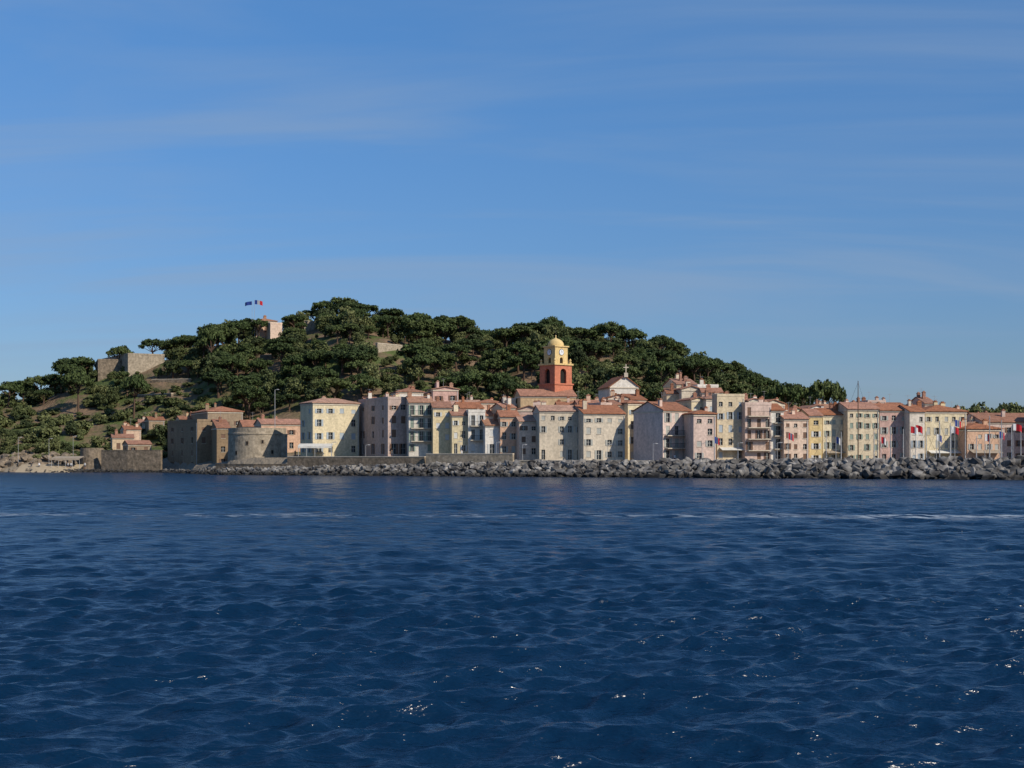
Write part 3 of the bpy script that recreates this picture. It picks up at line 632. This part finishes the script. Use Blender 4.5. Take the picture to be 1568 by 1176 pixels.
# ---------------------------------------------------------------- poles, boats, canopy, people
def pole(name,px,d,z0,yt,r=.08):
    e=empty(name); p=MB(); x=X(px,d); zt=Z(yt,d); p.tube((x,d,z0),(x,d,zt),r,r*.6,METAL,6); p.obj('post',e)
    q=MB(); q.tube((x,d,zt),(x+.7,d,zt+.1),.05,.04,METAL,5); q.box(x+.45,x+1.0,d-.13,d+.13,zt+.02,zt+.18,METAL); q.obj('lamp_head',e)
pole('street_lamp',421,352,3,597,.1)
for px in (508,560,700,760,800,930,1000,1075,1130,1190): pole('street_lamp',px,sp(px,11)[1],2.5,random.uniform(676,682),.06)
for px in (28,75,112): pole('street_lamp',px,397,2,random.uniform(668,678),.06)
def sailboat(x,y,yaw,Ln,mh,name='sailboat'):
    e=empty(name); h=MB(); c,s=math.cos(yaw),math.sin(yaw)
    def P(a,b_,z): return (x+a*c-b_*s,y+a*s+b_*c,z)
    secs=[(-.5,.30,.9),(-.25,.42,.85),(.1,.46,.9),(.35,.28,1.05),(.5,.02,1.25)]; ring_=[]
    for t_,bw,fz in secs:
        bw*=Ln*.3; ring_.append([P(t_*Ln,-bw,fz),P(t_*Ln,-bw*.8,.1),P(t_*Ln,0,-.4),P(t_*Ln,bw*.8,.1),P(t_*Ln,bw,fz)])
    for a,b_ in zip(ring_[:-1],ring_[1:]):
        for i in range(4): h.face([a[i],b_[i],b_[i+1],a[i+1]],WHITEP)
        h.face([a[0],a[4],b_[4],b_[0]],WHITEP)
    h.face(ring_[0],WHITEP); h.obj('hull',e)
    k=MB(); k.hexa([P(-.2*Ln,-.09*Ln,.9),P(.2*Ln,-.07*Ln,.95),P(.12*Ln,-.06*Ln,1.5),P(-.2*Ln,-.08*Ln,1.6),P(-.2*Ln,.09*Ln,.9),P(.2*Ln,.07*Ln,.95),P(.12*Ln,.06*Ln,1.5),P(-.2*Ln,.08*Ln,1.6)],WHITEP)
    k.obj('cabin',e)
    mm=MB(); mm.tube(P(.05*Ln,0,.9),P(.05*Ln,0,mh),.13,.07,METAL if mh<14 else BARK,6); mm.tube(P(.05*Ln,0,2.4),P(-.42*Ln,0,2.5),.1,.08,CANVAS,6)
    mm.tube(P(.05*Ln,0,mh-.3),P(.5*Ln,0,1.3),.02,.02,IRON,3); mm.tube(P(.05*Ln,0,mh-.3),P(-.5*Ln,0,1),.02,.02,IRON,3); mm.tube(P(.05*Ln,-.05*Ln,mh*.6),P(.05*Ln,.05*Ln,mh*.6),.03,.03,METAL,4)
    mm.obj('mast',e)
sailboat(X(1309,283),283,.3,14,Z(583,283),'tall_mast_sailboat')
for px,d,ml in((1415,284,9),(1436,281,11),(1452,280,10.5),(1475,284,10),(1492,283,8),(1530,279,11),(1560,283,9),(1380,286,9.5),(1262,288,8.5),(1600,280,10),(1335,284,9),(1512,284,12),(1360,282,10),(1285,287,9),(1546,284,10)):
    sailboat(X(px,d),d,random.uniform(-.6,.6),random.uniform(7,10),ml)
def awning(name,px0,px1,yt,d,dep,zb,mat=CANVAS):
    e=empty(name); x0,x1=X(px0,d),X(px1,d); z=Z(yt,d); a=MB()
    a.hexa([(x0,d,z-.25),(x1,d,z-.25),(x1,d,z-.12),(x0,d,z-.12),(x0,d+dep,z+.3),(x1,d+dep,z+.3),(x1,d+dep,z+.45),(x0,d+dep,z+.45)],mat)
    a.box(x0,x1,d-.04,d-.003,z-.6,z-.14,mat); a.obj('canopy',e)
    p=MB(); n=5
    for i in range(n):
        x=x0+.1+(x1-x0-.2)*i/(n-1); p.tube((x,d+.1,zb),(x,d+.1,z-.2),.06,.06,METAL,5)
    p.obj('posts',e)
awning('restaurant_awning',456,508,682,fr(478)-3.5,3,3)
awning('beach_canopy',78,122,701,388,4,.8,BEIGE)
def person(x,y,z,shirt,yaw):
    nm='person'; me=bpy.data.meshes.new(nm)
    J=[(0,0,.95),(0,0,1.2),(0,0,1.42),(0,0,1.52),(0,0,1.66),(0,0,1.74),(-.2,0,1.4),(-.27,.02,1.12),(-.26,-.08,.88),(.2,0,1.4),(.27,.02,1.12),(.27,-.1,.9),(-.1,0,.88),(-.12,-.06,.48),(-.13,.04,.06),(-.13,-.12,.03),(.1,0,.88),(.12,.08,.48),(.13,.14,.06),(.13,0,.03)]
    E=[(0,1),(1,2),(2,3),(3,4),(4,5),(2,6),(6,7),(7,8),(2,9),(9,10),(10,11),(0,12),(12,13),(13,14),(14,15),(0,16),(16,17),(17,18),(18,19)]
    Rr=[.15,.14,.15,.06,.1,.09,.065,.045,.035,.065,.045,.035,.1,.065,.045,.04,.1,.065,.045,.04]
    me.from_pydata(J,E,[]); o=bpy.data.objects.new(nm,me); COL.objects.link(o)
    md=o.modifiers.new('skin','SKIN')
    if not me.skin_vertices: 
        bpy.context.view_layer.objects.active=o; o.select_set(True)
        try: bpy.ops.mesh.customdata_skin_add()
        except Exception: pass
    for i,v in enumerate(me.skin_vertices[0].data): v.radius=(Rr[i],Rr[i]*.8); v.use_root=(i==0)
    o.modifiers.new('sub','SUBSURF').levels=1
    m,nt,b=newmat('clothes_'+str(len(MATS))); L=nt.links; tc=N(nt,'ShaderNodeTexCoord'); s=N(nt,'ShaderNodeSeparateXYZ'); L.new(tc.outputs['Object'],s.inputs[0]); r=N(nt,'ShaderNodeValToRGB'); r.color_ramp.interpolation='CONSTANT'
    mu=N(nt,'ShaderNodeMath',operation='MULTIPLY'); mu.inputs[1].default_value=.5; L.new(s.outputs[2],mu.inputs[0]); L.new(mu.outputs[0],r.inputs[0])
    cr=r.color_ramp; cr.elements[0].color=(.35,.2,.14,1); cr.elements[1].position=.25; cr.elements[1].color=(.04,.05,.09,1)
    for p_,c_ in((.46,shirt),(.745,(.45,.28,.2)),(.84,(.04,.025,.015))): e=cr.elements.new(p_); e.color=(*c_,1)
    L.new(r.outputs[0],b.inputs['Base Color']); me.materials.append(m); o.location=(x,y,z); o.rotation_euler=(0,0,yaw)
try:
    for px,off in((452,6),(600,6.2),(707,6),(842,6.8),(905,6.8),(1033,7)):
        x,y=sp(px,off+8); z=Ts(x,y); person(x,y,z,random.choice([(.6,.6,.6),(.4,.05,.05),(.05,.1,.3),(.1,.1,.1)]),random.uniform(-1.5,1.5))
    for px in(104,109,60,48,130): x=X(px,388.5); person(x,388.5,.95,random.choice([(.6,.6,.6),(.05,.05,.05)]),random.uniform(-1,1))
except Exception as ex: print('person',ex)
# ---------------------------------------------------------------- light, world, camera
el=math.radians(36); az=math.radians(129)
S=Vector((math.sin(az)*math.cos(el),math.cos(az)*math.cos(el),math.sin(el)))
sl=bpy.data.lights.new('sun','SUN'); sl.energy=4.6; sl.angle=math.radians(.5); sl.color=(1,.905,.77)
so=bpy.data.objects.new('sun',sl); so.rotation_euler=S.to_track_quat('Z','Y').to_euler(); COL.objects.link(so)
w=bpy.data.worlds.new('World'); scene.world=w; w.use_nodes=True; nt=w.node_tree; L=nt.links; bg=nt.nodes['Background']; bg.inputs[1].default_value=.09
sky=N(nt,'ShaderNodeTexSky',sky_type='NISHITA'); sky.sun_disc=False; sky.sun_elevation=el; sky.sun_rotation=az; sky.air_density=1.0; sky.dust_density=.3; sky.ozone_density=2.5
tc=N(nt,'ShaderNodeTexCoord'); sp_=N(nt,'ShaderNodeSeparateXYZ'); L.new(tc.outputs['Generated'],sp_.inputs[0])
tz=N(nt,'ShaderNodeMapRange'); tz.inputs[1].default_value=0.0; tz.inputs[2].default_value=.30; L.new(sp_.outputs[2],tz.inputs[0])
tm=N(nt,'ShaderNodeMix',data_type='RGBA'); L.new(tz.outputs[0],tm.inputs[0]); tm.inputs[6].default_value=(.48,.57,.83,1); tm.inputs[7].default_value=(.56,.96,1.33,1)
tv=N(nt,'ShaderNodeVectorMath',operation='MULTIPLY'); L.new(sky.outputs[0],tv.inputs[0]); L.new(tm.outputs[2],tv.inputs[1])
zz=M('ADD',sp_.outputs[2],.16); cbm=N(nt,'ShaderNodeCombineXYZ'); L.new(M('DIVIDE',sp_.outputs[0],zz),cbm.inputs[0]); L.new(M('DIVIDE',sp_.outputs[1],zz),cbm.inputs[1])
def cloud(sc,rot,loc,lo,hi,amt):
    mp=N(nt,'ShaderNodeMapping'); mp.inputs['Scale'].default_value=sc; mp.inputs['Rotation'].default_value=(0,0,rot); mp.inputs['Location'].default_value=loc; L.new(cbm.outputs[0],mp.inputs[0])
    c1=N(nt,'ShaderNodeTexNoise'); c1.inputs['Scale'].default_value=1.1; c1.inputs['Detail'].default_value=8; c1.inputs['Roughness'].default_value=.52; c1.inputs['Distortion'].default_value=.8; L.new(mp.outputs[0],c1.inputs[0])
    rp=N(nt,'ShaderNodeMapRange'); rp.interpolation_type='SMOOTHSTEP'; rp.inputs[1].default_value=lo; rp.inputs[2].default_value=hi; rp.inputs[3].default_value=0; rp.inputs[4].default_value=amt; L.new(c1.outputs[0],rp.inputs[0]); return rp.outputs[0]
ca=cloud((.6,1.5,1),.7,(0,0,0),.42,.74,.50); cb2=cloud((.5,1.7,1),-.6,(3,1,0),.44,.76,.48)
cs_=M('MAXIMUM',ca,cb2)
mx=N(nt,'ShaderNodeMix',data_type='RGBA'); L.new(cs_,mx.inputs[0]); L.new(tv.outputs[0],mx.inputs[6]); mx.inputs[7].default_value=(3.0,4.1,5.8,1)
L.new(mx.outputs[2],bg.inputs[0])
cd=bpy.data.cameras.new('camera'); co=bpy.data.objects.new('camera',cd); COL.objects.link(co); scene.camera=co
co.location=(0,0,CH); co.rotation_euler=(math.pi/2,0,0); cd.sensor_width=36; cd.lens=36*F/1568; cd.shift_y=112/1568; cd.clip_end=20000; cd.clip_start=.5
scene.view_settings.view_transform='Standard'; scene.view_settings.look='None'; scene.view_settings.exposure=0
